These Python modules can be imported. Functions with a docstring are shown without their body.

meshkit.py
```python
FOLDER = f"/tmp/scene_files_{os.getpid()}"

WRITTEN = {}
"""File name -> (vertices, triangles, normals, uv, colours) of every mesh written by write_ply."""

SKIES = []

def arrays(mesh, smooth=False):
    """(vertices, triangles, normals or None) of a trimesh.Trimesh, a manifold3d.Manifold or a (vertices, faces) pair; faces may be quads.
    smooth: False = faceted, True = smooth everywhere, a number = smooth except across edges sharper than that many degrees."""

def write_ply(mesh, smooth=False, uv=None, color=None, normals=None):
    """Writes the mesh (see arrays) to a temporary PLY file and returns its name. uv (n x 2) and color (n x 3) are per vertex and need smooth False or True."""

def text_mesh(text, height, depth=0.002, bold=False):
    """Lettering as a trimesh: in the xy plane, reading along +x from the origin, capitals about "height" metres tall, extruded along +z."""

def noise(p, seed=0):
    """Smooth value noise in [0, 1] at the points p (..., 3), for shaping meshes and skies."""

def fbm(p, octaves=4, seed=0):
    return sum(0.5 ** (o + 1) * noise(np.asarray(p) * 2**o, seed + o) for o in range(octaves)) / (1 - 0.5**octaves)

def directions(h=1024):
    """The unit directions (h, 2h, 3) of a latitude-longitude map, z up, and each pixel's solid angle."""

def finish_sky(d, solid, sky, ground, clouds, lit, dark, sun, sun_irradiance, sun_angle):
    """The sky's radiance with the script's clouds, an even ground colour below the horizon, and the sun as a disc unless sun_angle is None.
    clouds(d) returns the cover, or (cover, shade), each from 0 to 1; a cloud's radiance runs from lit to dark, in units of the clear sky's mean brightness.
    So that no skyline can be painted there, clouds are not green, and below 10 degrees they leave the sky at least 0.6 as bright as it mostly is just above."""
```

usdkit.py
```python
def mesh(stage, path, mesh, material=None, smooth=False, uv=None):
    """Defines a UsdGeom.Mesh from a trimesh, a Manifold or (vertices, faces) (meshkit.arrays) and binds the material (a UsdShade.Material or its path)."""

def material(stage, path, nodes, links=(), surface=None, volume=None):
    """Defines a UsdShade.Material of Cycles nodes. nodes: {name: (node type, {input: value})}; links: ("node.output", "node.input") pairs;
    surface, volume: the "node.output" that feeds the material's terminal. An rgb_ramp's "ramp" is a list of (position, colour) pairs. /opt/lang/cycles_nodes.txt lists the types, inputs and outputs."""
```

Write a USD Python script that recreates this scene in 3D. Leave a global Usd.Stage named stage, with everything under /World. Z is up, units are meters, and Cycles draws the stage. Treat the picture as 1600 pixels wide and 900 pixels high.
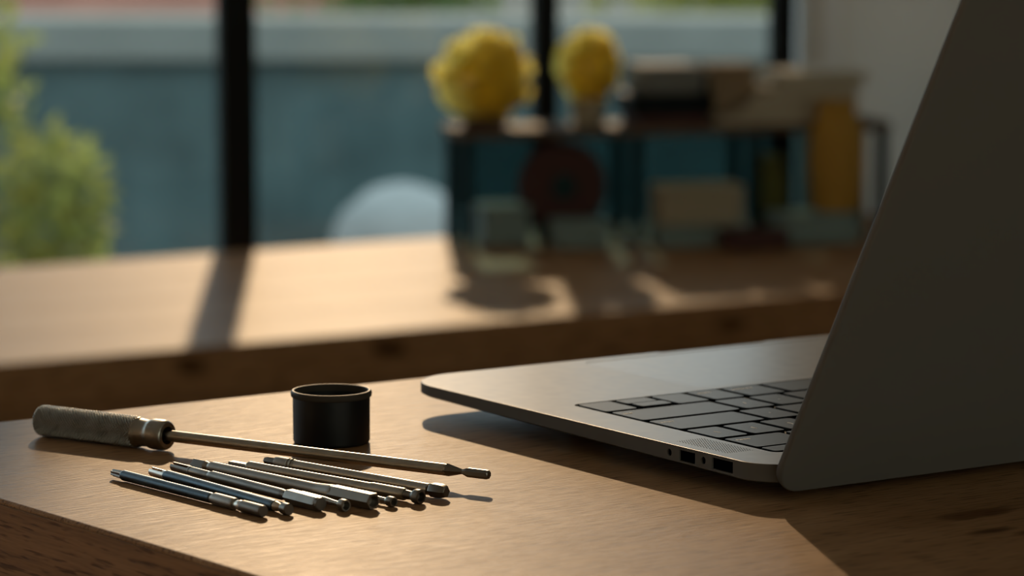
import math, random
import numpy as np, trimesh, manifold3d as mf, usdkit, meshkit
from shapely.geometry import Polygon
from pxr import Usd, UsdGeom, UsdLux, UsdShade, Gf, Sdf, Vt

random.seed(7)
RNG = np.random.default_rng(7)
stage = Usd.Stage.CreateInMemory()
UsdGeom.SetStageUpAxis(stage, 'Z'); UsdGeom.SetStageMetersPerUnit(stage, 1.0)
UsdGeom.Xform.Define(stage, '/World'); UsdGeom.Scope.Define(stage, '/World/Looks')
TZ = 0.75                                   # height of the near table's top
# ------------------------------------------------------------------ camera
cam = UsdGeom.Camera.Define(stage, '/World/camera')
cam.CreateHorizontalApertureAttr(36.0); cam.CreateVerticalApertureAttr(20.25)
cam.CreateFocalLengthAttr(36.0 * 5500 / 1600)
cam.CreateClippingRangeAttr(Gf.Vec2f(0.05, 500))
cam.CreateFStopAttr(12.5); cam.CreateFocusDistanceAttr(1.245)
cam.AddTranslateOp().Set(Gf.Vec3d(0, 0, TZ + 0.23)); cam.AddRotateXOp().Set(90 - 7.43)
cam.CreateExposureAttr(0.0)
# ------------------------------------------------------------------ light: low evening sun through the window, and the sky
SUN_AZ, SUN_EL = -2.7, 22.0                 # degrees left of the camera's view, above the horizon
sun = UsdLux.DistantLight.Define(stage, '/World/sun')
sun.CreateIntensityAttr(0.54); sun.CreateColorAttr(Gf.Vec3f(1.0, 0.66, 0.37)); sun.CreateAngleAttr(0.8); sun.CreateNormalizeAttr(True)
sun.AddRotateZOp().Set(-SUN_AZ); sun.AddRotateXOp().Set(-(90 - SUN_EL))
sky = UsdLux.DomeLight.Define(stage, '/World/sky')
sky.CreateIntensityAttr(0.61); sky.CreateColorAttr(Gf.Vec3f(0.72, 0.90, 0.98))

# ------------------------------------------------------------------ helpers
used = {}
def numbered(path):
    n = used.get(path, 0); used[path] = n + 1
    return path if n == 0 else f'{path}_{n:03d}'
def keys(p, label=None, cat=None, group=None, kind=None):
    for k, v in (('label', label), ('category', cat), ('group', group), ('kind', kind)):
        if v: p.SetCustomDataByKey(k, v)
    return p
def thing(name, label=None, cat=None, loc=(0, 0, 0), rotz=0.0, group=None, kind=None):
    x = UsdGeom.Xform.Define(stage, numbered('/World/' + name))
    x.AddTranslateOp().Set(Gf.Vec3d(*map(float, loc)))
    if rotz: x.AddRotateZOp().Set(float(rotz))
    return keys(x.GetPrim(), label, cat, group, kind)
def obj(name, mesh, mat, parent=None, smooth=30, label=None, cat=None, kind=None, group=None, loc=None, rotz=0.0):
    path = numbered((str(parent.GetPath()) if parent else '/World') + '/' + name)
    m = usdkit.mesh(stage, path, mesh, mat, smooth=smooth)
    if loc is not None: m.AddTranslateOp().Set(Gf.Vec3d(*map(float, loc))); m.AddRotateZOp().Set(float(rotz))
    return keys(m.GetPrim(), label, cat, group, kind)
def cat(*ms): return trimesh.util.concatenate([m for m in ms])
def moved(m, t): m = m.copy(); m.apply_translation(t); return m
def man(m):
    return mf.Manifold(mf.Mesh(np.asarray(m.vertices, np.float32), np.asarray(m.faces, np.uint32)))
def tm(m):
    a = m.to_mesh(); return trimesh.Trimesh(a.vert_properties[:, :3], a.tri_verts, process=False)
def loft(rings, cap0=True, cap1=True):
    """closed surface through rings of equally many points (counter-clockwise seen from the last ring's side)"""
    n = len(rings[0]); V = np.vstack(rings); F = []
    for k in range(len(rings) - 1):
        a = k * n + np.arange(n); b = k * n + (np.arange(n) + 1) % n
        F += [np.stack([a, b, b + n], 1), np.stack([a, b + n, a + n], 1)]
    F = [np.vstack(F)]
    for on, ring, k, s in ((cap0, rings[0], 0, -1), (cap1, rings[-1], len(rings) - 1, 1)):
        if on:
            c = len(V); V = np.vstack([V, ring.mean(0)])
            a = k * n + np.arange(n); b = k * n + (np.arange(n) + 1) % n
            F.append(np.stack([a, b, np.full(n, c)], 1)[:, ::s])
    return trimesh.Trimesh(V, np.vstack(F), process=False)
def rr(x0, y0, x1, y1, r, z=0.0, n=6):
    """rounded rectangle, counter-clockwise, 4*(n+1) points"""
    r = max(min(r, (x1 - x0) / 2 - 1e-6, (y1 - y0) / 2 - 1e-6), 1e-5)
    P = []
    for cx, cy, a0 in ((x1 - r, y0 + r, -90), (x1 - r, y1 - r, 0), (x0 + r, y1 - r, 90), (x0 + r, y0 + r, 180)):
        for a in np.radians(np.linspace(a0, a0 + 90, n + 1)):
            P.append((cx + r * math.cos(a), cy + r * math.sin(a), z))
    return np.array(P)
def rbox(x0, y0, z0, x1, y1, z1, r=0.002, rc=None, n=4, k=3):
    """box with rounded vertical corners (rc) and edges rounded with radius r"""
    rc = rc or r * 1.5; R = []
    for a in np.linspace(0, math.pi / 2, k + 1):
        i = r * (1 - math.sin(a)); R.append(rr(x0 + i, y0 + i, x1 - i, y1 - i, max(rc - i, 1e-4), z0 + r * (1 - math.cos(a)), n))
    for a in np.linspace(math.pi / 2, 0, k + 1):
        i = r * (1 - math.sin(a)); R.append(rr(x0 + i, y0 + i, x1 - i, y1 - i, max(rc - i, 1e-4), z1 - r * (1 - math.cos(a)), n))
    return loft(R)
def lathe(prof, n=32, axis='x', phase=0.0, cap=True):
    """prof: (position along the axis, radius) from start to end; n = 6 gives a hexagon bar"""
    R = []
    for x, r in prof:
        a = np.linspace(0, 2 * math.pi, n, endpoint=False) + phase
        if axis == 'x': R.append(np.stack([np.full(n, x), r * np.cos(a), r * np.sin(a)], 1))
        else: R.append(np.stack([r * np.cos(a), r * np.sin(a), np.full(n, x)], 1))
    m = loft(R, cap, cap)
    if m.volume < 0: m.invert()
    return m
def prism(poly, z0, z1):
    m = trimesh.creation.extrude_polygon(Polygon(poly), z1 - z0, engine='earcut'); m.apply_translation((0, 0, z0)); return m
def plate(a, b, c, d):
    return trimesh.Trimesh([a, b, c, d], [[0, 1, 2], [0, 2, 3]], process=False)
def box(x0, y0, z0, x1, y1, z1):
    return trimesh.creation.box(bounds=[(x0, y0, z0), (x1, y1, z1)])
def lin(r, g, b):
    f = lambda c: (c / 255 / 12.92) if c / 255 <= .04045 else ((c / 255 + .055) / 1.055) ** 2.4
    return (f(r), f(g), f(b))

# ------------------------------------------------------------------ materials
L = '/World/Looks/'
def plain(name, color, rough=.5, metal=0.0, bump=None, spec=.03, vary=.0, vscale=8.0, **kw):
    nodes = {'tc': ('texture_coordinate', {}), 'p': ('principled_bsdf', {'base_color': color, 'roughness': rough, 'metallic': metal, 'specular_ior_level': spec, **kw})}
    links = []
    if vary:
        nodes['n'] = ('noise_texture', {'scale': vscale, 'detail': 3.0})
        nodes['r'] = ('rgb_ramp', {'ramp': [(.3, tuple(c * (1 - vary) for c in color)), (.7, tuple(min(c * (1 + vary), 1) for c in color))]})
        links += [('tc.object', 'n.vector'), ('n.fac', 'r.fac'), ('r.color', 'p.base_color')]
    if bump:
        sc, st, di = bump
        nodes['bn'] = ('noise_texture', {'scale': sc, 'detail': 2.0}); nodes['b'] = ('bump', {'strength': st, 'distance': di})
        links += [('tc.object', 'bn.vector'), ('bn.fac', 'b.height'), ('b.normal', 'p.normal')]
    return usdkit.material(stage, L + name, nodes, links, surface='p.BSDF')
def wood(name, dark, mid, light, rough=(.42, .58), knots=(), spec=.5, bump=.25, grain=1.0):
    """grain runs along the object's x axis"""
    n = {'tc': ('texture_coordinate', {}),
         'm1': ('mapping', {'scale': (3.0 * grain, 26 * grain, 26 * grain)}), 'n1': ('noise_texture', {'scale': 1.0, 'detail': 4.0, 'roughness': .6, 'distortion': .6}),
         'm2': ('mapping', {'scale': (40.0 * grain, 900 * grain, 900 * grain)}), 'n2': ('noise_texture', {'scale': 1.0, 'detail': 3.0, 'roughness': .65}),
         'm3': ('mapping', {'scale': (75.0 * grain, 800 * grain, 800 * grain)}), 'n3': ('noise_texture', {'scale': 1.0, 'detail': 1.0}),
         'r1': ('rgb_ramp', {'ramp': [(.28, dark), (.5, mid), (.72, light)]}),
         'r3': ('rgb_ramp', {'ramp': [(.30, (.38, .34, .32)), (.44, (1, 1, 1))]}),
         'a': ('mix_float', {'fac': .35}), 'mm': ('mix', {'mix_type': 'multiply', 'fac': .9}),
         'rg': ('map_range', {'from_min': .3, 'from_max': .7, 'to_min': rough[0], 'to_max': rough[1]}),
         'b': ('bump', {'strength': bump, 'distance': .0004}), 'b2': ('bump', {'strength': bump, 'distance': .0006}),
         'p': ('principled_bsdf', {'specular_ior_level': spec})}
    l = [('tc.object', 'm1.vector'), ('m1.vector', 'n1.vector'), ('tc.object', 'm2.vector'), ('m2.vector', 'n2.vector'),
         ('tc.object', 'm3.vector'), ('m3.vector', 'n3.vector'), ('n1.fac', 'a.a'), ('n2.fac', 'a.b'), ('a.result', 'r1.fac'),
         ('n3.fac', 'r3.fac'), ('r1.color', 'mm.color1'), ('r3.color', 'mm.color2'), ('n2.fac', 'rg.value'), ('rg.result', 'p.roughness'),
         ('n2.fac', 'b.height'), ('b.normal', 'b2.normal'), ('n3.fac', 'b2.height'), ('b2.normal', 'p.normal')]
    last = 'mm.color'
    for i, (kx, ky, kz, sx, sy, s) in enumerate(knots):      # a knot: dark oval in the grain, stretched along it
        n[f'ks{i}'] = ('mapping', {'location': (-kx / sx, -ky / sy, -kz / sy), 'scale': (1 / sx, 1 / sy, 1 / sy)})
        n[f'kd{i}'] = ('mapping', {'scale': (60.0, 60.0, 60.0)})
        n[f'kn{i}'] = ('noise_texture', {'scale': 1.0, 'detail': 2.0})
        n[f'kl{i}'] = ('vector_math', {'math_type': 'length'})
        n[f'kw{i}'] = ('math', {'math_type': 'multiply_add', 'value2': .9})
        n[f'kr{i}'] = ('rgb_ramp', {'ramp': [(.25, tuple(c * s for c in (.24, .2, .18))), (.55, (.55, .5, .46)), (.95, (1, 1, 1))]})
        n[f'km{i}'] = ('mix', {'mix_type': 'multiply', 'fac': 1.0})
        l += [('tc.object', f'ks{i}.vector'), (f'ks{i}.vector', f'kl{i}.vector1'), ('tc.object', f'kd{i}.vector'), (f'kd{i}.vector', f'kn{i}.vector'),
              (f'kn{i}.fac', f'kw{i}.value1'), (f'kl{i}.value', f'kw{i}.value3'), (last, f'km{i}.color1'), (f'kr{i}.color', f'km{i}.color2')]
        n[f'kx{i}'] = ('math', {'math_type': 'subtract', 'value2': .45}); l += [(f'kw{i}.value', f'kx{i}.value1'), (f'kx{i}.value', f'kr{i}.fac')]
        last = f'km{i}.color'
    l.append((last, 'p.base_color'))
    return usdkit.material(stage, L + name, n, l, surface='p.BSDF')

M_table = wood('walnut_table', (.20, .105, .047), (.29, .162, .080), (.39, .235, .125), rough=(.29, .40), spec=.011,
               knots=[(.268, -.357, .75, .022, .0075, 2.2), (.253, -.382, .75, .013, .0045, 1.3), (.264, -.391, .75, .012, .0045, 1.3)])
M_edge = wood('walnut_end_strip', (.085, .042, .019), (.23, .125, .060), (.33, .19, .10), rough=(.5, .6), spec=.05, grain=1.0)
M_bench = wood('oak_bench', (.185, .092, .040), (.25, .136, .066), (.33, .20, .105), rough=(.33, .44), spec=.015, grain=.5,
               knots=[(-1.145, -.77, .430, .030, .016, .5), (-1.38, -.77, .432, .026, .013, .6), (-.70, -.77, .425, .03, .012, .6)])
M_floor = wood('floor_wood', (.40, .28, .17), (.50, .36, .23), (.60, .44, .29), grain=.3)
M_wall = plain('wall_paint', (.62, .62, .58), .8, bump=(60, .1, .002))
M_ceil = plain('ceiling_paint', (.7, .7, .68), .85)
M_dark_frame = plain('black_window_frame', (.003, .0045, .005), .6, spec=.2)
M_white_frame = plain('white_trim', (.66, .68, .68), .5)
M_glass = usdkit.material(stage, L + 'window_glass', {'f': ('fresnel', {'IOR': 1.45}), 't': ('transparent_bsdf', {'color': (.96, .98, .98)}), 'g': ('glossy_bsdf', {'roughness': .02, 'color': (.9, .9, .9)}), 'm': ('mix_closure', {})},
                          [('f.fac', 'm.fac'), ('t.BSDF', 'm.closure1'), ('g.BSDF', 'm.closure2')], surface='m.closure')
def metal(name, color, rough, sc=(2500, 2500, 2500), st=.08, rv=.06, metallic=1.0, spec=.5):
    return usdkit.material(stage, L + name, {
        'tc': ('texture_coordinate', {}), 'm': ('mapping', {'scale': sc}), 'n': ('noise_texture', {'scale': 1.0, 'detail': 2.0}),
        'n2': ('noise_texture', {'scale': 160.0, 'detail': 3.0}),
        'mr': ('map_range', {'from_min': .3, 'from_max': .7, 'to_min': rough - rv, 'to_max': rough + rv}),
        'b': ('bump', {'strength': st, 'distance': .0001}), 'p': ('principled_bsdf', {'base_color': color, 'metallic': metallic, 'specular_ior_level': spec})},
        [('tc.object', 'm.vector'), ('m.vector', 'n.vector'), ('tc.object', 'n2.vector'), ('n2.fac', 'mr.value'), ('mr.result', 'p.roughness'), ('n.fac', 'b.height'), ('b.normal', 'p.normal')], surface='p.BSDF')
M_alu = metal('grey_aluminium', (.128, .119, .108), .25, st=.12, rv=.01, metallic=.037, spec=.015)
M_steel = metal('tool_steel', (.37, .35, .31), .34, rv=.03)
M_steel_grey = metal('grey_steel', (.29, .275, .25), .42)
M_steel_blue = metal('blued_steel', (.06, .085, .105), .34)
M_steel_dark = metal('dark_steel', (.19, .18, .165), .40)
M_steel_bright = metal('bright_steel', (.62, .58, .52), .28)
M_handle = metal('handle_steel', (.31, .295, .265), .34)
M_cap = plain('black_plastic', (.004, .0052, .006), .42, spec=.3)
M_cap_rim = plain('worn_black_rim', (.05, .042, .034), .38)
M_key = plain('key_plastic', (.016, .019, .021), .27, spec=.007, bump=(3000, .1, .0002))
M_well = plain('keyboard_well', (.008, .009, .01), .6)
M_legend = plain('key_legend', (.75, .75, .72), .5)
M_hole = plain('dark_hole', (.002, .002, .0025), .9, spec=.0)
M_screen = plain('screen_glass', (.006, .007, .008), .08)
M_rubber = plain('dark_rubber', (.012, .012, .012), .7)
M_trackpad = metal('trackpad_glass', (.120, .114, .106), .24, st=.03, rv=.01, metallic=.037, spec=.02)

# ================================================================== THE ROOM
WA = 31.7                                          # the window wall's bearing
e = np.array([math.cos(math.radians(WA)), math.sin(math.radians(WA))]); nn = np.array([e[1], -e[0]])   # along the window, into the room
PC = np.array([.438, 4.968])                        # corner of window wall and right wall
# local room frame: x along the window (0 at the corner, negative to the left), y = -distance into the room
def room(name, mesh, mat, label, **k): 
    t = thing(name, label, None, (*PC, 0), WA, kind='structure'); obj('surface', mesh, mat, t, smooth=False, **k); return t
RL, RD, RH, WT = -5.0, -6.6, 2.6, .16
room('floor', box(RL - .1, RD - .1, -.1, .1, WT, 0), M_floor, 'dark wooden floor of the room')
room('ceiling', box(RL - .1, RD - .1, RH, .1, WT, RH + .1), M_ceil, 'white ceiling of the room')
room('wall_right', box(0, RD, 0, .1, .07, RH), M_wall, 'pale grey painted wall to the right of the window')
M_warm = plain('warm_wall_paint', (.78, .64, .50), .8, bump=(60, .1, .002))
room('wall_left', box(RL - .1, RD, 0, RL, WT, RH), M_warm, 'warm beige painted wall at the far left of the window')
room('wall_back', cat(box(RL - .1, RD - .1, 0, .1, RD, .5), box(RL - .1, RD - .1, 2.4, .1, RD, RH), box(RL - .1, RD - .1, .5, -4.5, RD, 2.4), box(-.5, RD - .1, .5, .1, RD, 2.4)), M_warm, 'warm beige painted wall behind the viewer')
M_bronze = usdkit.material(stage, L + 'bronze_glass', {'f': ('fresnel', {'IOR': 1.45}), 't': ('transparent_bsdf', {'color': (.97, .87, .74)}), 'g': ('glossy_bsdf', {'roughness': .02, 'color': (.9, .9, .9)}), 'm': ('mix_closure', {})},
                          [('f.fac', 'm.fac'), ('t.BSDF', 'm.closure1'), ('g.BSDF', 'm.closure2')], surface='m.closure')
W2 = thing('window_2', 'bronze tinted second window in the wall behind the viewer', None, (*PC, 0), WA, kind='structure')
for x in (-4.5, -3.18, -1.86, -.54): obj('window_post', rbox(x, RD - .07, .5, x + .04, RD - .03, 2.4, .003), M_white_frame, W2)
for z in (.5, 2.36): obj('window_rail', rbox(-4.5, RD - .07, z, -.5, RD - .03, z + .04, .003), M_white_frame, W2)
for x in (-4.46, -3.14, -1.82): obj('pane', box(x, RD - .053, .54, x + 1.28, RD - .047, 2.36), M_bronze, W2, smooth=False)
room('wall_window', box(RL, 0, 2.35, 0, WT, RH), M_wall, 'strip of wall above the big window')
# the window: full height, black posts, clear panes, white jamb at the corner
WIN = thing('window_1', 'wide window with slim black posts behind the low wooden bench', None, (*PC, 0), WA, kind='structure')
MX = [(-4.97, .05), (-3.7, .045), (-2.25, .045), (-.899, .050), (-.428, .036), (-.030, .036)]
for x, wd in MX:
    obj('window_post', rbox(x - wd / 2, .045, 0, x + wd / 2, .068, 2.35, .003), M_dark_frame, WIN)
obj('window_rail', rbox(RL, .04, 0, -.003, .075, .06, .003), M_dark_frame, WIN); obj('window_rail', rbox(RL, .04, 2.29, -.003, .075, 2.35, .003), M_dark_frame, WIN)
for (xa, wa), (xb, wb) in zip(MX[:-1], MX[1:]):
    obj('pane', box(xa + wa / 2 - .005, .055, .055, xb - wb / 2 + .005, .061, 2.295), M_glass, WIN, smooth=False)
t = thing('trim_1', 'white upright window jamb in the corner by the right wall', None, (*PC, 0), WA, kind='structure')
obj('jamb', rbox(-.002, -.045, .0, .028, .0, 2.35, .003), M_white_frame, t)

# ================================================================== OUTDOORS
M_asphalt = plain('garden_gravel', (.10, .11, .10), .9, vary=.3, vscale=20)
M_gwall = plain('grey_render', lin(76, 93, 93), .9, vary=.25, vscale=5)
M_coping = plain('pale_concrete', (.20, .205, .185), .9, vary=.1, vscale=4)
M_stone = plain('pale_stone', (.30, .31, .30), .9, vary=.1, vscale=4)
M_brick = plain('reddish_render', (.42, .20, .15), .9, vary=.2, vscale=2)
def leafmat(name, c, tr, w=.5):
    return usdkit.material(stage, L + name, {'oi': ('geometry', {}), 'r': ('rgb_ramp', {'ramp': [(0, tuple(x * .7 for x in c)), (1, tuple(min(1, x * 1.3) for x in c))]}),
        'd': ('principled_bsdf', {'roughness': .55}), 't': ('translucent_bsdf', {'color': tr}), 'm': ('mix_closure', {'fac': w})},
        [('oi.random_per_island', 'r.fac'), ('r.color', 'd.base_color'), ('d.BSDF', 'm.closure1'), ('t.BSDF', 'm.closure2')], surface='m.closure')
M_leaf_y = leafmat('yellow_green_leaf', (.20, .22, .06), (.42, .44, .10))
M_leaf_g = leafmat('green_leaf', (.08, .13, .05), (.20, .28, .07))
M_bark = plain('bark', (.09, .06, .04), .9)
t = thing('ground', 'grey gravel ground outside the window', None, kind='structure'); obj('surface', box(-60, 5.3, -.27, 60, 120, -.15), M_asphalt, t, smooth=False)
gw = thing('garden_wall', 'long grey garden wall with a paler concrete coping outside the window', 'garden wall', (-.4, 9.0, -.15))
obj('wall_body', rbox(-5, 0, 0, 6, .2, .545, .004), M_gwall, gw); obj('coping', rbox(-5, -.05, .545, 6, .25, .65, .006), M_coping, gw, label='pale concrete coping')
ho = thing('house', 'low reddish house beyond the garden wall at the upper left', 'house', (-3.1, 19.0, -.15))
obj('wall', box(0, 0, 0, 2.25, 3, 2.4), M_brick, ho, smooth=False)
obj('roof', trimesh.Trimesh([(-.2, -.3, 2.4), (2.45, -.3, 2.4), (2.45, 3.3, 2.4), (-.2, 3.3, 2.4), (-.2, 1.5, 3.1), (2.45, 1.5, 3.1)], [[0, 1, 5], [0, 5, 4], [2, 3, 4], [2, 4, 5], [1, 2, 5], [3, 0, 4], [1, 0, 3], [1, 3, 2]], process=False), M_dark_frame, ho, smooth=False)
obj('window', box(.6, -.03, 1.0, 1.5, .02, 1.9), M_screen, ho, smooth=False)
def leaves(count, center, rad, size, seed, flat=1.0):
    """closed, thin, cupped leaves scattered through an ellipsoid"""
    g = np.random.default_rng(seed); P = g.normal(size=(count, 3)); P /= np.linalg.norm(P, axis=1, keepdims=True)
    P *= (g.random(count) ** (1 / 2.6))[:, None]; P = P * rad + center
    leaf = np.array([(0, 0, 0), (.3, .22, .05), (.7, .17, .04), (1, 0, -.06), (.7, -.17, .04), (.3, -.22, .05), (.45, 0, -.02)])
    f = np.array([[0, 6, 1], [1, 6, 2], [2, 6, 3], [3, 6, 4], [4, 6, 5], [5, 6, 0]])
    V, F = [], []
    for i in range(count):
        R = trimesh.transformations.random_rotation_matrix(g.random(3))[:3, :3]
        V.append(leaf * size * (.7 + .6 * g.random()) @ R.T + P[i]); F.append(f + 7 * i)
    return trimesh.Trimesh(np.vstack(V), np.vstack(F), process=False)
def shrub(name, label, x, y, z, blobs, mat, size, n, group=None):
    s = thing(name, label, 'shrub', (x, y, z), group=group)
    obj('foliage', cat(*[leaves(n, np.array(c), np.array(r), size, 11 + i) for i, (c, r) in enumerate(blobs)]), mat, s, kind='stuff')
    st = [lathe([(0, .022), (max(c[2], .2), .008)], 8, 'z') for c, r in blobs]
    obj('stem', cat(*[moved(q, (b[0][0] * .5, b[0][1] * .5, 0)) for q, b in zip(st, blobs)]), M_bark, s)
shrub('shrub', 'yellow-green shrub outside at the left end of the window', -.98, 6.6, -.15, [((-.06, 0, .55), (.15, .2, .42)), ((.12, 0, .40), (.10, .15, .17)), ((-.10, .0, .80), (.14, .2, .30))], M_leaf_y, .05, 420)
for i, (x, w, h, m, lab) in enumerate([(-2.9, .5, 1.0, M_leaf_g, 'green bush behind the garden wall at the far left'), (-.45, .42, 1.1, M_leaf_g, 'green bush behind the garden wall between the left post and the yellow flowers'),
                                 (.60, .42, 1.0, M_leaf_y, 'yellow-green bush behind the garden wall just right of the middle post'), (1.65, .42, 1.0, M_leaf_y, 'yellow-green bush behind the garden wall nearest the right wall')]):
    shrub('bush', lab, x, 11.5, -.15, [((0, 0, h * .5), (w, .4, h * .5)), ((w * .3, .1, h * .55), (w * .7, .4, h * .5))], m, .07, 800)
v = trimesh.creation.icosphere(4, 1.0); v.vertices *= 1 + .16 * (meshkit.fbm(v.vertices * 1.4 + 5, 3)[:, None] - .5); v.vertices *= (.17, .13, .15); v.apply_translation((0, 0, .12))
obj('boulder', moved(v, (-.27, 8.6, -.15)), M_stone, None, label='rounded pale grey boulder outside the window left of the yellow flowers', cat='boulder')

# ================================================================== LOW BENCH UNDER THE WINDOW
BZ = .45
bench = thing('bench', 'long low wooden bench running along under the window', 'bench', (*(PC + e * -.0), 0), WA)
BX0, BX1, BY0, BY1 = -3.4, -.004, -.77, -.05
nb = 4; bw = (BY1 - BY0) / nb
for i in range(nb):
    obj('board', rbox(BX0, BY0 + i * bw + .0006, BZ - .05, BX1, BY0 + (i + 1) * bw - .0006, BZ, .0022), M_bench, bench)
obj('apron', rbox(BX0 + .01, BY0 + .012, BZ - .24, BX1 - .01, BY0 + .045, BZ - .05, .003), M_bench, bench)
obj('apron', rbox(BX0 + .01, BY1 - .045, BZ - .24, BX1 - .01, BY1 - .012, BZ - .05, .003), M_bench, bench)
for x in (BX0 + .06, (BX0 + BX1) / 2, BX1 - .12):
    for y in (BY0 + .045, BY1 - .105):
        obj('leg', rbox(x, y, 0, x + .07, y + .06, BZ - .05, .003), M_bench, bench)

# ================================================================== NEAR TABLE
TA = 34.56
table = thing('table', 'brown wooden table in the foreground under the laptop and tools', 'table', (-.2665, 1.3139, 0), TA)
lq = math.radians(-52.27 - TA); ld = np.array([math.cos(lq), math.sin(lq)])
quad = np.array([(0, 0), ld * .82, ld * .82 + (1.5, 0), (1.5, 0)])            # counter-clockwise
def inset(poly, d):
    out = []
    for i in range(len(poly)):
        a, b, c = poly[i - 1], poly[i], poly[(i + 1) % len(poly)]
        n1 = np.array([-(b - a)[1], (b - a)[0]]); n1 /= np.linalg.norm(n1); n2 = np.array([-(c - b)[1], (c - b)[0]]); n2 /= np.linalg.norm(n2)
        out.append(b + d * (n1 + n2) / (1 + n1 @ n2))
    return np.array(out)
def rpoly(poly, r, i, z, n=5):
    Q = inset(poly, r); P = []
    for k in range(len(Q)):
        a, b, c = poly[k - 1], poly[k], poly[(k + 1) % len(poly)]
        n1 = (b - a) / np.linalg.norm(b - a); n2 = (c - b) / np.linalg.norm(c - b)
        a0 = math.atan2(-n1[0], n1[1]); a1 = math.atan2(-n2[0], n2[1])
        while a1 < a0: a1 += 2 * math.pi
        for q in np.linspace(a0, a1, n + 1): P.append((Q[k][0] + (r - i) * math.cos(q), Q[k][1] + (r - i) * math.sin(q), z))
    return np.array(P)
R = []; rt = .0013
for a in np.linspace(0, math.pi / 2, 5): R.append(rpoly(quad, .006, rt * (1 - math.sin(a)), TZ - .042 + rt * (1 - math.cos(a))))
for a in np.linspace(math.pi / 2, 0, 5): R.append(rpoly(quad, .006, rt * (1 - math.sin(a)), TZ - rt * (1 - math.cos(a))))
obj('tabletop', loft(R), M_table, table)
obj('edge_band', rbox(.008, -.0006, TZ - .0405, .81, .0002, TZ - .0016, .0002), M_edge, table, loc=(0, 0, 0), rotz=math.degrees(lq), label='end strip with dark streaked grain')
for x, y in ((.06, -.12), (1.36, -.12), (.10, -.76), (1.38, -.76)):
    obj('leg', rbox(x, y, 0, x + .06, y + .06, TZ - .042, .003), M_table, table)

# ================================================================== LAPTOP
LA = 34.0
lu = np.array([math.cos(math.radians(LA)), math.sin(math.radians(LA))]); lw = np.array([lu[1], -lu[0]])
LC = np.array([-.0455, 1.3862])                    # front right corner (before rounding)
LW, LD, ZD = .302, .2385, .0129                     # width (y), depth (x), deck height
laptop = thing('laptop', 'open grey metal laptop with black keys standing on the wooden table', 'laptop', (*LC, TZ), LA - 90)
RCO, RCB = .024, .016
def base_ring(i, zf, r=None): 
    p = []
    for cx, cy, q, a0 in ((LD, 0, RCB, -90), (LD, LW, RCB, 0), (0, LW, RCO, 90), (0, 0, RCO, 180)):
        k = max(q - i, .003); ox = cx + (-1 if cx else 1) * (i + k); oy = cy + (-1 if cy else 1) * (i + k)
        for a in np.radians(np.linspace(a0, a0 + 90, 15)): p.append((ox + k * math.cos(a), oy + k * math.sin(a), 0))
    p = np.array(p)
    p[:, 2] = [zf(x) for x in p[:, 0]]; return p
zb = lambda x: ZD - (.0041 + (.0066 - .0041) * min(max(x / LD, 0), 1) ** .8)
rings = [base_ring(.055, lambda x: .0012), base_ring(.040, lambda x: .0014), base_ring(.022, lambda x: .0016 + (zb(x) - .0016) * .35), base_ring(.008, lambda x: .0016 + (zb(x) - .0016) * .75), base_ring(.0015, lambda x: zb(x) - .0004), base_ring(0, lambda x: zb(x) + .0004)]
for a in np.linspace(0, math.pi / 2, 4): rings.append(base_ring(.00035 * (1 - math.cos(a)), lambda x: ZD - .00035 + .00035 * math.sin(a)))
body = man(loft(rings))
DS = -.0015                                       # keyboard shift along the depth
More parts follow.
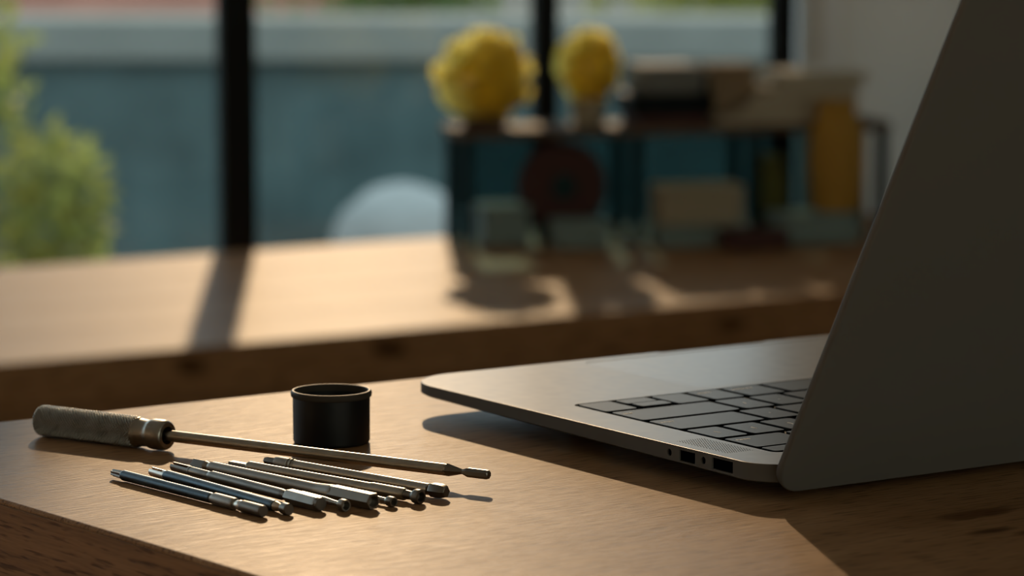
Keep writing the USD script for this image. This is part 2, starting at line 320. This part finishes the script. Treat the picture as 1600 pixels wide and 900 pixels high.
KX0, KX1, KY0 = .0932 + DS, .2184 + DS, .0200
KW = 26.5 + 13 * 17 + 2.6
KY1 = KY0 + KW / 1000 + .0012
def cutter(x0, y0, x1, y1, z0, z1, r): return man(loft([rr(x0, y0, x1, y1, r, z0), rr(x0, y0, x1, y1, r, z1)]))
body -= cutter(KX0, KY0, KX1, KY1, ZD - .0013, ZD + .01, .0035)
TPX0, TPX1, TPY0, TPY1 = .007, .086, LW / 2 - .066, LW / 2 + .066
body -= cutter(TPX0, TPY0, TPX1, TPY1, ZD - .0006, ZD + .01, .004)
# ports in the right-hand side, and the finger notch in the front edge
def xbox(x0, x1, z0, z1, depth): return man(box(x0, -.005, z0, x1, depth, z1))
def xhole(x, z, r, depth, y0=-.005): 
    m = lathe([(y0, r), (depth, r)], 24, 'z'); m.apply_transform(trimesh.transformations.rotation_matrix(-math.pi / 2, (1, 0, 0))); m.apply_translation((x, 0, z)); return man(m)
PORTS = [('hole', .1816, .00985, .00135), ('slot', .1873, .1968, .0077, .0117), ('hole', .2016, .0099, .00135), ('slot', .2066, .2186, .0077, .0118)]
inserts = []
for pt in PORTS:
    if pt[0] == 'hole':
        body -= xhole(pt[1], pt[2], pt[3], .008); inserts.append(('audio_port', tm(xhole(pt[1], pt[2], pt[3] - .00004, .0079, .0006))))
    else:
        body -= xbox(*pt[1:], .012); inserts.append(('port', tm(man(box(pt[1] + .0001, .0007, pt[3] + .0001, pt[2] - .0001, .0119, pt[4] - .0001)))))
body -= man(rbox(-.004, .128, ZD - .0022, .0022, .184, ZD + .004, .001, .0015))
obj('base', tm(body), M_alu, laptop, smooth=28)
for nm, m in inserts: obj(nm, m, M_hole, laptop, label='dark recessed socket in the side')
obj('keyboard_well', loft([rr(KX0 + .0001, KY0 + .0001, KX1 - .0001, KY1 - .0001, .0034, ZD - .00135), rr(KX0 + .0001, KY0 + .0001, KX1 - .0001, KY1 - .0001, .0034, ZD - .0010)]), M_well, laptop)
obj('trackpad', rbox(TPX0 + .0002, TPY0 + .0002, ZD - .0006, TPX1 - .0002, TPY1 - .0002, ZD - .0001, .0001, .004), M_trackpad, laptop)
# keys: rows from the front; each (right edge y, width) in mm from the right
def key(x0, x1, y0, y1, text, lift=0.0):
    x0, x1, y0, y1 = (q / 1000 for q in (x0 - 1.5, x1 - 1.5, y0, y1)); zt = ZD + .0002 + lift
    R = [rr(x0, y0, x1, y1, .0016, ZD - .0011, 3), rr(x0, y0, x1, y1, .0016, zt - .0004, 3), rr(x0 + .00012, y0 + .00012, x1 - .00012, y1 - .00012, .0015, zt - .0001, 3), rr(x0 + .00022, y0 + .00022, x1 - .00022, y1 - .00022, .0014, zt, 3)]
    k = obj('key', loft(R), M_key, laptop)
    if text:
        h = .0024 if len(text) < 2 else .0016
        m = meshkit.text_mesh(text, h, .00004); m.apply_translation((-m.bounds[:, 0].mean(), -m.bounds[:, 1].mean(), 0))
        m.apply_transform(trimesh.transformations.rotation_matrix(-math.pi / 2, (0, 0, 1)))
        if len(text) > 1: m.apply_translation(((x0 + x1) / 2 - .005, y0 + .0022 + (m.bounds[1, 1] - m.bounds[0, 1]) / 2 if y0 < .12 else y1 - .0022 - (m.bounds[1, 1] - m.bounds[0, 1]) / 2, zt))
        else: m.apply_translation(((x0 + x1) / 2, (y0 + y1) / 2, zt))
        obj('legend', m, M_legend, k, smooth=False)
Y0 = 21.4; END = Y0 + KW - 2.6
def row(x0, x1, specs):
    y = Y0
    for w, text in specs:
        y1 = min(y + w - 2.4, END + .2); key(x0, x1, y, y1, text); y += w
row(207.8, 216.8, [(16.4, '')] + [(16.25, s) for s in ('F12', 'F11', 'F10', 'F9', 'F8', 'F7', 'F6', 'F5', 'F4', 'F3', 'F2', 'F1')] + [(38, 'esc')])
row(186.4, 206.4, [(28.0, 'delete')] + [(17, s) for s in ('=', '-', '0', '9', '8', '7', '6', '5', '4', '3', '2', '1', '`')])
row(163.8, 183.6, [(16.6, '\\')] + [(17, s) for s in (']', '[', 'P', 'O', 'I', 'U', 'Y', 'T', 'R', 'E', 'W', 'Q')] + [(30, 'tab')])
row(140.6, 161.0, [(42.0, 'return')] + [(17, s) for s in ("'", ';', 'L', 'K', 'J', 'H', 'G', 'F', 'D', 'S', 'A')] + [(24, 'caps')])
row(117.0, 137.8, [(48.4, 'shift')] + [(16.6, s) for s in ('/', '.', ',', 'M', 'N', 'B', 'V', 'C', 'X', 'Z')] + [(38, 'shift')])
key(95.2, 114.4, 21.4, 36.4, ''); key(105.8, 113.6, 38.8, 53.4, '', .0003); key(95.2, 104.0, 38.8, 53.4, ''); key(95.2, 114.4, 55.8, 70.6, '')
y = 73.0
for w, s in ((17, 'option'), (20, 'command'), (88, ''), (20, 'command'), (17, 'option'), (17, 'control'), (14, 'fn')):
    key(95.2, 114.4, y, min(y + w - 2.4, END + .2), s); y += w
# speaker holes beside the keys
dots = []
for side in (0, 1):
    for i in range(34):
        for j in range(12):
            x, yy = .1790 + i * .00088, .0055 + j * .00098 + (i % 2) * .00049
            if side: yy = LW - yy
            dots.append(moved(lathe([(0, .00021), (.00003, .00021)], 8, 'z'), (x, yy, ZD - .00001)))
obj('speaker_grille', cat(*dots), M_hole, laptop, smooth=False, kind='stuff', label='fine dark speaker holes')
for x, y in ((.06, .05), (.06, LW - .05), (.195, .05), (.195, LW - .05)):
    obj('rubber_foot', moved(lathe([(0, .006), (.001, .0068), (.0016, .0068)], 20, 'z'), (x, y, 0)), M_rubber, laptop)
# lid: built flat (x up the lid, y across, z towards the keyboard), then tilted back about the hinge
LT, LL, TILT = .0034, .236, math.radians(29.0)
HX, HZ = LD + .0012, .0093
def tilt(m):
    m = m.copy(); V = m.vertices; s, c = math.sin(TILT), math.cos(TILT)
    m.vertices = np.stack([HX + V[:, 0] * s - V[:, 2] * c, V[:, 1], HZ + V[:, 0] * c + V[:, 2] * s], 1)
    if m.volume < 0: m.invert()
    return m
lid = obj('lid', tilt(rbox(-.0066, .0020, -LT / 2, LL, LW, LT / 2, .0011, .012, 10)), M_alu, laptop)
obj('screen', tilt(rbox(.008, .004, LT / 2, LL - .004, LW - .004, LT / 2 + .0004, .00015, .006)), M_screen, lid, label='dark glossy screen glass')
hm = lathe([(.022, .0030), (.0222, .0034), (LW - .0222, .0034), (LW - .022, .0030)], 20, 'z'); hm.apply_transform(trimesh.transformations.rotation_matrix(-math.pi / 2, (1, 0, 0))); hm.apply_translation((LD - .0048, 0, .0066))
obj('hinge', hm, M_rubber, laptop)

# ================================================================== BLACK CAP
capo = thing('cap', 'short black plastic cap standing open end up behind the screwdriver', 'cap', (-.0682, 1.3120, TZ))
H1 = .0202
obj('body', lathe([(0, .0130), (.0004, .0141), (.0012, .0145), (H1 - .0022, .0146), (H1 - .0022, .0138), (.002, .0134), (.0016, .012)], 72, 'z'), M_cap, capo)
obj('rim', lathe([(H1 - .0027, .0145), (H1 - .0022, .0152), (H1 - .0010, .01535), (H1 - .0003, .0151), (H1, .0147), (H1, .0142), (H1 - .0004, .0138), (H1 - .0026, .01375)], 72, 'z', cap=False), M_cap_rim, capo, label='worn brownish rim')

# ================================================================== SCREWDRIVER
A0, A1 = np.array([-.1800, 1.3270]), np.array([-.0080, 1.2120]); SR = .00605
ang = math.degrees(math.atan2(*(A1 - A0)[::-1])); DL = float(np.linalg.norm(A1 - A0))
sd = thing('screwdriver', 'steel screwdriver with a knurled handle lying behind the row of bits', 'screwdriver', (*A0, TZ), ang)
up = lambda m: moved(m, (0, 0, SR))
HL = .0640
nx, na = 520, 442
xs = np.concatenate([np.linspace(0, .0012, 8, endpoint=False), np.linspace(.0012, .0490, nx), np.linspace(.0492, .0505, 4)])
rad = np.interp(xs, [0, .0003, .0007, .0012, .0478, .0488, .0496, .0505], [.0046, .0052, .0056, .0058, .0058, .0057, .0053, .0052])
th = np.linspace(0, 2 * math.pi, na, endpoint=False)
X, TH = np.meshgrid(xs, th, indexing='ij')
K = 30
ph1 = (TH * K / (2 * math.pi) + X / .00130) % 1; ph2 = (TH * K / (2 * math.pi) - X / .00130) % 1
gro = np.maximum(np.clip(1 - np.abs(ph1 - .5) / .26, 0, 1), np.clip(1 - np.abs(ph2 - .5) / .26, 0, 1))
fade = np.clip((X - .0004) / .0008, 0, 1) * np.clip((.0484 - X) / .0006, 0, 1)
RR = rad[:, None] + .00022 * fade - .00056 * gro * fade
ringsH = [np.stack([X[i], RR[i] * np.cos(th), RR[i] * np.sin(th)], 1) for i in range(len(xs))]
hmesh = loft(ringsH); hmesh = hmesh if hmesh.volume > 0 else (hmesh.invert() or hmesh)
obj('handle', up(hmesh), M_handle, sd, smooth=50, label='handle with crossed knurling')
obj('collar', up(lathe([(.0503, .0052), (.0518, .0051), (.0532, .0050), (.0544, .0052), (.0552, .0056), (.0562, .00575), (.0600, .00575), (.0612, .0056), (.0620, .0052), (.0623, .0048), (.0623, .0034), (.0619, .0032), (.0560, .0032)], 64)), M_handle, sd, label='smooth turned collar with an open end')
obj('shaft', up(lathe([(.0560, .0018), (.0640, .0019), (.0645, .00215), (DL - .0178, .00215), (DL - .0176, .0020)], 32)), M_steel, sd)
obj('tip', up(cat(lathe([(DL - .0184, .00225), (DL - .0172, .00225), (DL - .0112, .00085)], 8), lathe([(DL - .0114, .00085), (DL - .0088, .00175), (DL - .0010, .00175), (DL - .0003, .0016), (DL, .0012)], 8, phase=.39))), M_steel_dark, sd, label='dark waisted tip')

# ================================================================== THE ROW OF BITS
def star(x0, x1, r0, r1, n=6, depth=.3, taper=.8):
    R = []
    a = np.linspace(0, 2 * math.pi, n * 6, endpoint=False)
    for x, s in ((x0, taper * .8), (x0 + .0004, taper), (x1, 1.0)):
        r = r0 * s * (1 - depth * (.5 + .5 * np.cos(a * n)))
        R.append(np.stack([np.full(len(a), x), r * np.cos(a), r * np.sin(a)], 1))
    m = loft(R); return m if m.volume > 0 else (m.invert() or m)
def blade(x0, x1, w, t):
    return trimesh.Trimesh(*(lambda b: (b.vertices, b.faces))(rbox(x0, -w, -t, x1, w, t, .0003)), process=False)
def slab(x0, x1, r, keep=(-.35, .35)):
    m = lathe([(x0, r), (x1, r)], 20); c = man(m) ^ man(box(x0, -.1, r * keep[0], x1, .1, r * keep[1])); return tm(c)
def fork(x0, x1, r):
    """round end cut by a slot: two prongs"""
    m = man(lathe([(x0, r * .95), (x0 + .0003, r), (x1, r)], 24)); m -= man(box(x0 - .01, -.01, -r * .28, x1 - .0012, .01, r * .28)); return tm(m)
def socket(x0, x1, r, n=6, hole=.72, flare=None):
    """bar end with a hole in its face, at x1"""
    m = man(lathe([(x0, r), (x1 - .0003, r), (x1, r * .94)], n)) - man(lathe([(x1 - .003, r * hole * .8), (x1 - .0006, r * hole * .92), (x1 + .001, r * hole)], 20)); return tm(m)
def bit(p0, p1, rad, label, parts):
    p0, p1 = np.array(p0), np.array(p1); ln = float(np.linalg.norm(p1 - p0))
    b = thing('screwdriver_bit', label, 'screwdriver bit', (*p0, TZ), math.degrees(math.atan2(*(p1 - p0)[::-1])), group='row of screwdriver bits')
    for name, fn, mat, rot, lab in parts:
        m = fn(ln)
        if rot: m.apply_transform(trimesh.transformations.rotation_matrix(rot, (1, 0, 0)))
        obj(name, moved(m, (0, 0, rad)), mat, b, smooth=34, label=lab)
r = .0019
# A: star tip, blued shaft, collar and knurled end
bit((-.1426, 1.2377), (-.0836, 1.1652), .0022, 'blued steel bit with a ribbed star tip, leftmost and nearest of the row', [
    ('tip', lambda l: star(0, .0082, .00165, .00165), M_steel_dark, 0, 'ribbed star tip'),
    ('shaft', lambda l: lathe([(.0066, .0013), (.0070, .0017), (.0078, .0019), (.0620, .0019), (.0630, .0018)], 32), M_steel_blue, 0, None),
    ('collar', lambda l: lathe([(.0630, .0017), (.0640, .0017), (.0642, .0020), (.0648, .0022), (.0760, .0022), (.0768, .0020)], 32), M_steel_grey, 0, None),
    ('neck', lambda l: lathe([(.0766, .0014), (.0772, .0014), (.0800, .0019), (.0812, .0016)], 32), M_steel_bright, 0, 'bright waisted neck'),
    ('end', lambda l: lathe([(.0806, .0015), (.0812, .0020), (.0816, .0021), (l - .0006, .0021), (l, .0018)], 24), M_steel_dark, 0, None)])
# B: slotted tip, disc end
bit((-.1287, 1.2402), (-.0752, 1.1686), .0021, 'blued steel bit with a bright slotted tip, second from the left', [
    ('tip', lambda l: fork(0, .0095, .0017), M_steel_bright, math.pi / 2 + .5, 'bright slotted tip'),
    ('shaft', lambda l: lathe([(.0088, .0013), (.0096, .0017), (.0106, .0020), (.0790, .0020), (.0804, .0019), (.0806, .0013)], 32), M_steel_blue, 0, None),
    ('neck', lambda l: lathe([(.0802, .0012), (.0812, .0018), (.0832, .0015), (.0846, .0010), (.0856, .0010)], 32), M_steel_bright, 0, 'bright neck'),
    ('end', lambda l: lathe([(.0852, .0010), (.0858, .0020), (.0864, .0021), (l - .0004, .0021), (l, .0018)], 32), M_steel_dark, 0, 'disc-shaped end')])
# C: slotted tip, stepped shaft, hexagon block
bit((-.1218, 1.2478), (-.0647, 1.1754), .0026, 'dark steel bit with a stepped shaft and a six-sided block, third from the left', [
    ('tip', lambda l: fork(0, .0118, .0017), M_steel_dark, math.pi / 2 + .6, 'dark slotted tip'),
    ('shaft', lambda l: lathe([(.0110, .0012), (.0116, .0016), (.0226, .0016), (.0230, .0015), (.0240, .0015), (.0256, .0020), (.0690, .0020), (.0700, .0018), (.0730, .0017)], 32), M_steel_dark, 0, None),
    ('hexagon', lambda l: lathe([(.0716, .0018), (.0732, .0028), (l - .0022, .0028), (l - .0014, .0026)], 6), M_steel_grey, 0, 'six-sided block'),
    ('end', lambda l: lathe([(l - .0018, .0024), (l - .0003, .0023), (l, .0020)], 32), M_steel_dark, 0, None)])
# C1: thin bit, ring end
def ringend(r0, rn, rr_, L0):
    return [('shaft', lambda l: lathe([(0, r0 * .5), (L0, r0 * .8), (L0 + .001, r0), (l - .0120, r0), (l - .0116, r0 * .95), (l - .0075, rn * 1.05), (l - .0035, rn), (l - .0030, rn)], 28), M_steel, 0, None),
            ('ring', lambda l: tm(man(lathe([(l - .0046, rn * .9), (l - .0030, rr_ * .93), (l - .0024, rr_), (l - .0004, rr_), (l, rr_ * .92)], 32)) - man(lathe([(l - .0024, rr_ * .45), (l - .0006, rr_ * .68), (l + .001, rr_ * .72)], 28))), M_steel_grey, 0, 'flared hollow end')]
bit((-.0755, 1.1999), (-.0563, 1.1757), .0021, 'short thin bit with a flared hollow end, just right of the six-sided block', ringend(.0013, .0009, .0021, .004))
# D: flat blade, thick grey shaft, hexagon socket
bit((-.1153, 1.2517), (-.0471, 1.1788), .0030, 'thick grey steel bit with a large six-sided socket end, in the middle of the row', [
    ('tip', lambda l: blade(0, .0080, .0017, .0008), M_steel_dark, .9, 'flat dark blade'),
    ('neck', lambda l: lathe([(.0072, .0014), (.0078, .0019), (.0092, .0017), (.0100, .0015), (.0106, .0015)], 32), M_steel_grey, 0, None),
    ('shaft', lambda l: lathe([(.0100, .0016), (.0120, .0022), (.0690, .0023), (.0730, .0025), (.0772, .0028), (.0790, .0029), (.0800, .0026)], 32), M_steel_grey, 0, None),
    ('hexagon', lambda l: socket(.0785, l, .0031, 6, .70), M_steel_grey, 0, 'hollow six-sided socket')])
bit((-.0620, 1.2074), (-.0403, 1.1837), .0018, 'short thin bit with a flared hollow end, just right of the large socket', ringend(.0013, .0009, .0018, .004))
# E
bit((-.1016, 1.2543), (-.0312, 1.1892), .0025, 'long plain steel bit with a flared ring end, second long bit from the right', [
    ('tip', lambda l: slab(0, .0094, .0015, (-.6, .6)), M_steel_dark, 0, 'narrow dark tip'),
    ('shaft', lambda l: lathe([(.0086, .0013), (.0100, .0020), (.0715, .0020), (.0722, .0022), (.0878, .0022), (.0884, .0019)], 32), M_steel, 0, None),
    ('ring', lambda l: tm(man(lathe([(.0880, .0016), (.0886, .0017), (.0916, .0015), (.0930, .0024), (.0938, .0026), (l - .0004, .0026), (l, .0023)], 32)) - man(lathe([(l - .002, .0012), (l - .0005, .0017), (l + .001, .0018)], 28))), M_steel_dark, 0, 'flared hollow ring end')])
# F
bit((-.0897, 1.2594), (-.0226, 1.1974), .0027, 'steel bit with grooved collar and rounded six-sided head, rightmost of the row', [
    ('tip', lambda l: lathe([(0, .0010), (.0006, .0014), (.0062, .0014)], 6), M_steel_dark, 0, 'dark tip'),
    ('collar', lambda l: lathe([(.0056, .0014), (.0062, .0021), (.0080, .0023), (.0128, .0023), (.0130, .0019), (.0136, .0019), (.0138, .0023), (.0144, .0023), (.0146, .0019), (.0152, .0019), (.0154, .0022), (.0162, .0021)], 32), M_steel_grey, 0, 'grooved grey collar'),
    ('shaft', lambda l: lathe([(.0156, .0020), (.0830, .0020), (.0832, .0014), (.0848, .0014)], 32), M_steel, 0, None),
    ('hexagon', lambda l: lathe([(.0838, .0014), (.0840, .0022), (.0848, .0027), (l - .0028, .0027), (l - .0014, .0025), (l - .0004, .0021), (l, .0016)], 6), M_steel_dark, 0, 'rounded six-sided head')])

# ================================================================== CLUTTERED RACK AT THE RIGHT END OF THE BENCH
M_rackwood = plain('dark_rack_board', (.105, .075, .055), .6, vary=.2, vscale=12)
M_rackmetal = plain('dark_teal_metal', (.010, .022, .027), .5)
M_petal = leafmat('yellow_petal', (.90, .74, .16), (1.0, .90, .28), .8)
M_pot = plain('brown_pot', (.11, .07, .05), .7)
M_potpale = plain('pale_pot', (.34, .30, .22), .7)
M_tray = plain('black_case', (.008, .012, .014), .5)
M_greylid = plain('grey_case_lid', (.16, .17, .165), .6)
M_tan = plain('tan_card', (.30, .22, .14), .8)
M_paper = plain('pale_paper', (.42, .38, .30), .85)
M_maroon = plain('maroon', (.075, .040, .038), .7)
M_teal = plain('teal_disc', (.02, .045, .05), .6)
M_beige = plain('beige_linen', (.34, .30, .22), .9)
M_palet = plain('pale_teal_tin', (.20, .27, .27), .6)
M_ochre = plain('ochre_glaze', (.36, .21, .045), .5)
M_olive = plain('olive_glaze', (.12, .12, .04), .5)
KA = 14.0; k0 = np.array([-.062, 4.46])
rack = thing('rack', 'low dark rack with a brown top board, crowded, at the right end of the bench', 'rack', (*k0, BZ), KA)
RW, RDp, RZ = .572, .11, .150
obj('top_board', rbox(-.005, 0, RZ - .012, RW + .005, RDp, RZ, .002), M_rackwood, rack)
for x in (.0, .225, .385, RW - .012):
    for yq in (.004, RDp - .018): obj('leg', rbox(x, yq, 0, x + .014, yq + .014, RZ - .012, .001), M_rackmetal, rack)
M_smoke = usdkit.material(stage, L + 'smoked_glass', {'f': ('fresnel', {'IOR': 1.2}), 't': ('transparent_bsdf', {'color': (.36, .47, .47)}), 'g': ('glossy_bsdf', {'roughness': .2, 'color': (.5, .5, .5)}), 'm': ('mix_closure', {})},
                          [('f.fac', 'm.fac'), ('t.BSDF', 'm.closure1'), ('g.BSDF', 'm.closure2')], surface='m.closure')
obj('back_panel', box(.014, RDp - .0035, .0, RW - .014, RDp - .0005, RZ - .012), M_smoke, rack, smooth=False, label='dark teal smoked glass back')
def onrack(name, label, catg, x, y, z, rot=0, group=None):
    c, s = math.cos(math.radians(KA)), math.sin(math.radians(KA))
    return thing(name, label, catg, (k0[0] + c * x - s * y, k0[1] + s * x + c * y, BZ + z), KA + rot, group)
def flower_ball(n, rad, size, seed):
    g = np.random.default_rng(seed); i = np.arange(n) + .5; phi = np.arccos(1 - 2 * i / n); tt = math.pi * (1 + 5 ** .5) * i
    D = np.stack([np.cos(tt) * np.sin(phi), np.sin(tt) * np.sin(phi), np.cos(phi)], 1)
    pet = np.array([(-.25, 0, 0), (-.5, .55, .02), (-.3, 1, .10), (.3, 1, .10), (.5, .55, .02), (.25, 0, 0), (0, .55, .12)]); f = np.array([[0, 6, 1], [1, 6, 2], [2, 6, 3], [3, 6, 4], [4, 6, 5], [5, 6, 0]])
    V, F = [], []
    for q, d in enumerate(D):
        a = np.cross(d, g.normal(size=3)); a /= np.linalg.norm(a); b = np.cross(d, a)
        yv = d * .85 + a * .45; yv /= np.linalg.norm(yv); zv = np.cross(b, yv)
        V.append((pet[:, :1] * b + pet[:, 1:2] * yv + pet[:, 2:] * zv) * size * (.8 + .4 * g.random()) + d * (rad - .7 * size) * (.75 + .25 * g.random(1)))
        F.append(f + 7 * q)
    return trimesh.Trimesh(np.vstack(V), np.vstack(F), process=False)
def pot_flower(label, x, y, z, rad, squash, pr, ph, pm, seed):
    t = onrack('flower', label, 'flower', x, y - .03, z)
    obj('pot', lathe([(0, pr * .8), (ph, pr), (ph, pr * .9), (ph * .7, pr * .85)], 28, 'z'), pm, t)
    m = flower_ball(300, rad, rad * .42, seed); m.vertices *= squash; obj('blossom', moved(m, (0, 0, ph + rad * squash[2] * .86)), M_petal, t, kind='stuff', label='round mass of yellow petals')
pot_flower('large round yellow blossom in a low brown pot, left end of the rack top', .040, .085, RZ, .060, (1, 1, 1.0), .034, .014, M_pot, 3)
pot_flower('smaller round yellow blossom in a pale pot, behind the middle window post', .180, .085, RZ, .046, (.88, .88, 1.05), .026, .034, M_potpale, 4)
bx = onrack('box', 'flat reddish-brown box under the black case on the rack', 'box', .281, .052, RZ)
obj('body', rbox(-.045, -.05, 0, .045, .05, .010, .002), M_maroon, bx); obj('lid', rbox(-.047, -.052, .010, .047, .052, .014, .0015), M_maroon, bx)
cs = onrack('case', 'black case with a grey lid, on the brown box on the rack', 'case', .281, .052, RZ + .014)
obj('body', rbox(-.054, -.05, 0, .054, .05, .026, .003), M_tray, cs); obj('lid', rbox(-.042, -.045, .026, .042, .045, .064, .006, .01), M_greylid, cs, label='grey lid'); obj('handle', rbox(.042, -.03, .024, .054, .03, .054, .003), M_tray, cs)
cb = onrack('carton', 'small tan cardboard carton standing behind the pale papers on the rack', 'carton', .372, .075, RZ)
obj('body', rbox(-.032, -.03, 0, .032, .03, .075, .001), M_tan, cb, smooth=False); obj('flap', rbox(-.032, -.058, .0745, .032, -.03, .0765, .0005), M_tan, cb)
for i in range(7):
    wv = .17 - .008 * (i % 3); t = onrack('folder', ['bottom', 'second', 'third', 'fourth', 'fifth', 'sixth', 'topmost'][i] + ' pale folder of the pile on the right half of the rack', 'folder', .425 + .005 * (i % 2) + .006 * i, .05, RZ + i * .0095, rot=(i * 37 % 11) - 5, group=None)
    obj('cover', rbox(-wv / 2 + .008 * i, -.055, 0, wv / 2, .055, .0028, .0008), M_paper, t); obj('sheets', rbox(-wv / 2 + .008 * i + .004, -.053, .0028, wv / 2 - .003, .053, .0092, .0008), M_paper, t)
fan = onrack('dial', 'round dark red-brown dial with a teal centre, leaning inside the rack', 'dial', .140, .050, .0)
def disc(r0, r1, h): 
    m = lathe([(0, r1), (h * .2, r0), (h * .8, r0), (h, r1)], 48, 'z'); m.apply_transform(trimesh.transformations.rotation_matrix(math.pi / 2, (1, 0, 0))); return m
obj('face', moved(disc(.058, .055, .02), (0, 0, .072)), M_maroon, fan); obj('hub', moved(disc(.017, .015, .006), (0, -.018, .072)), M_teal, fan, label='dark teal centre'); obj('foot', rbox(-.03, -.03, 0, .03, .012, .016, .003), M_tray, fan)
for nm, lab, c_, x, y, z, w, d, h, m in (
        ('tin', 'pale teal tin standing at the left end under the rack', 'tin', .058, .03, 0, .062, .06, .052, M_palet),
        ('tin', 'low pale grey-teal tin in front of the round dial', 'tin', .145, -.028, 0, .070, .05, .036, M_palet),
        ('basket', 'beige linen basket in the middle of the rack', 'basket', .300, -.035, .028, .110, .065, .050, M_beige),
        ('tray', 'flat pale tray below the beige basket', 'tray', .300, -.035, 0, .118, .07, .028, M_palet),
        ('pouch', 'maroon pouch lying in front of the rack, right of the pale tray', 'pouch', .355, -.105, 0, .082, .05, .026, M_maroon),
        ('tin', 'long low pale grey tin under the ochre vase at the right end of the rack', 'tin', .452, -.045, 0, .11, .07, .040, M_palet)):
    t = onrack(nm, lab, c_, x, y, z)
    obj('body', rbox(-w / 2, -d / 2, 0, w / 2, d / 2, h * .8, .004, .008), m, t); obj('lid', rbox(-w / 2 - .001, -d / 2 - .001, h * .8, w / 2 + .001, d / 2 + .001, h, .003, .008), m, t)
for nm, lab, x, y, rr_, h, m in (('vase', 'tall ochre glazed vase standing on the long low tin in front of the rack', .485, -.045, .036, .138, M_ochre), ('bottle', 'squat olive bottle between the beige basket and the ochre vase', .425, .045, .022, .100, M_olive)):
    t = onrack(nm, lab, nm, x, y, .040 if nm == 'vase' else 0.0)
    obj('body', lathe([(0, rr_ * .75), (.004, rr_ * .85), (h * .4, rr_), (h * .75, rr_ * .95), (h * .92, rr_ * .7), (h, rr_ * .66), (h, rr_ * .55), (h * .9, rr_ * .58)], 36, 'z'), m, t)
    obj('rim', moved(lathe([(0, rr_ * .66), (.002, rr_ * .74), (.006, rr_ * .72), (.006, rr_ * .56), (0, rr_ * .56)], 36, 'z'), (0, 0, h - .001)), m, t)
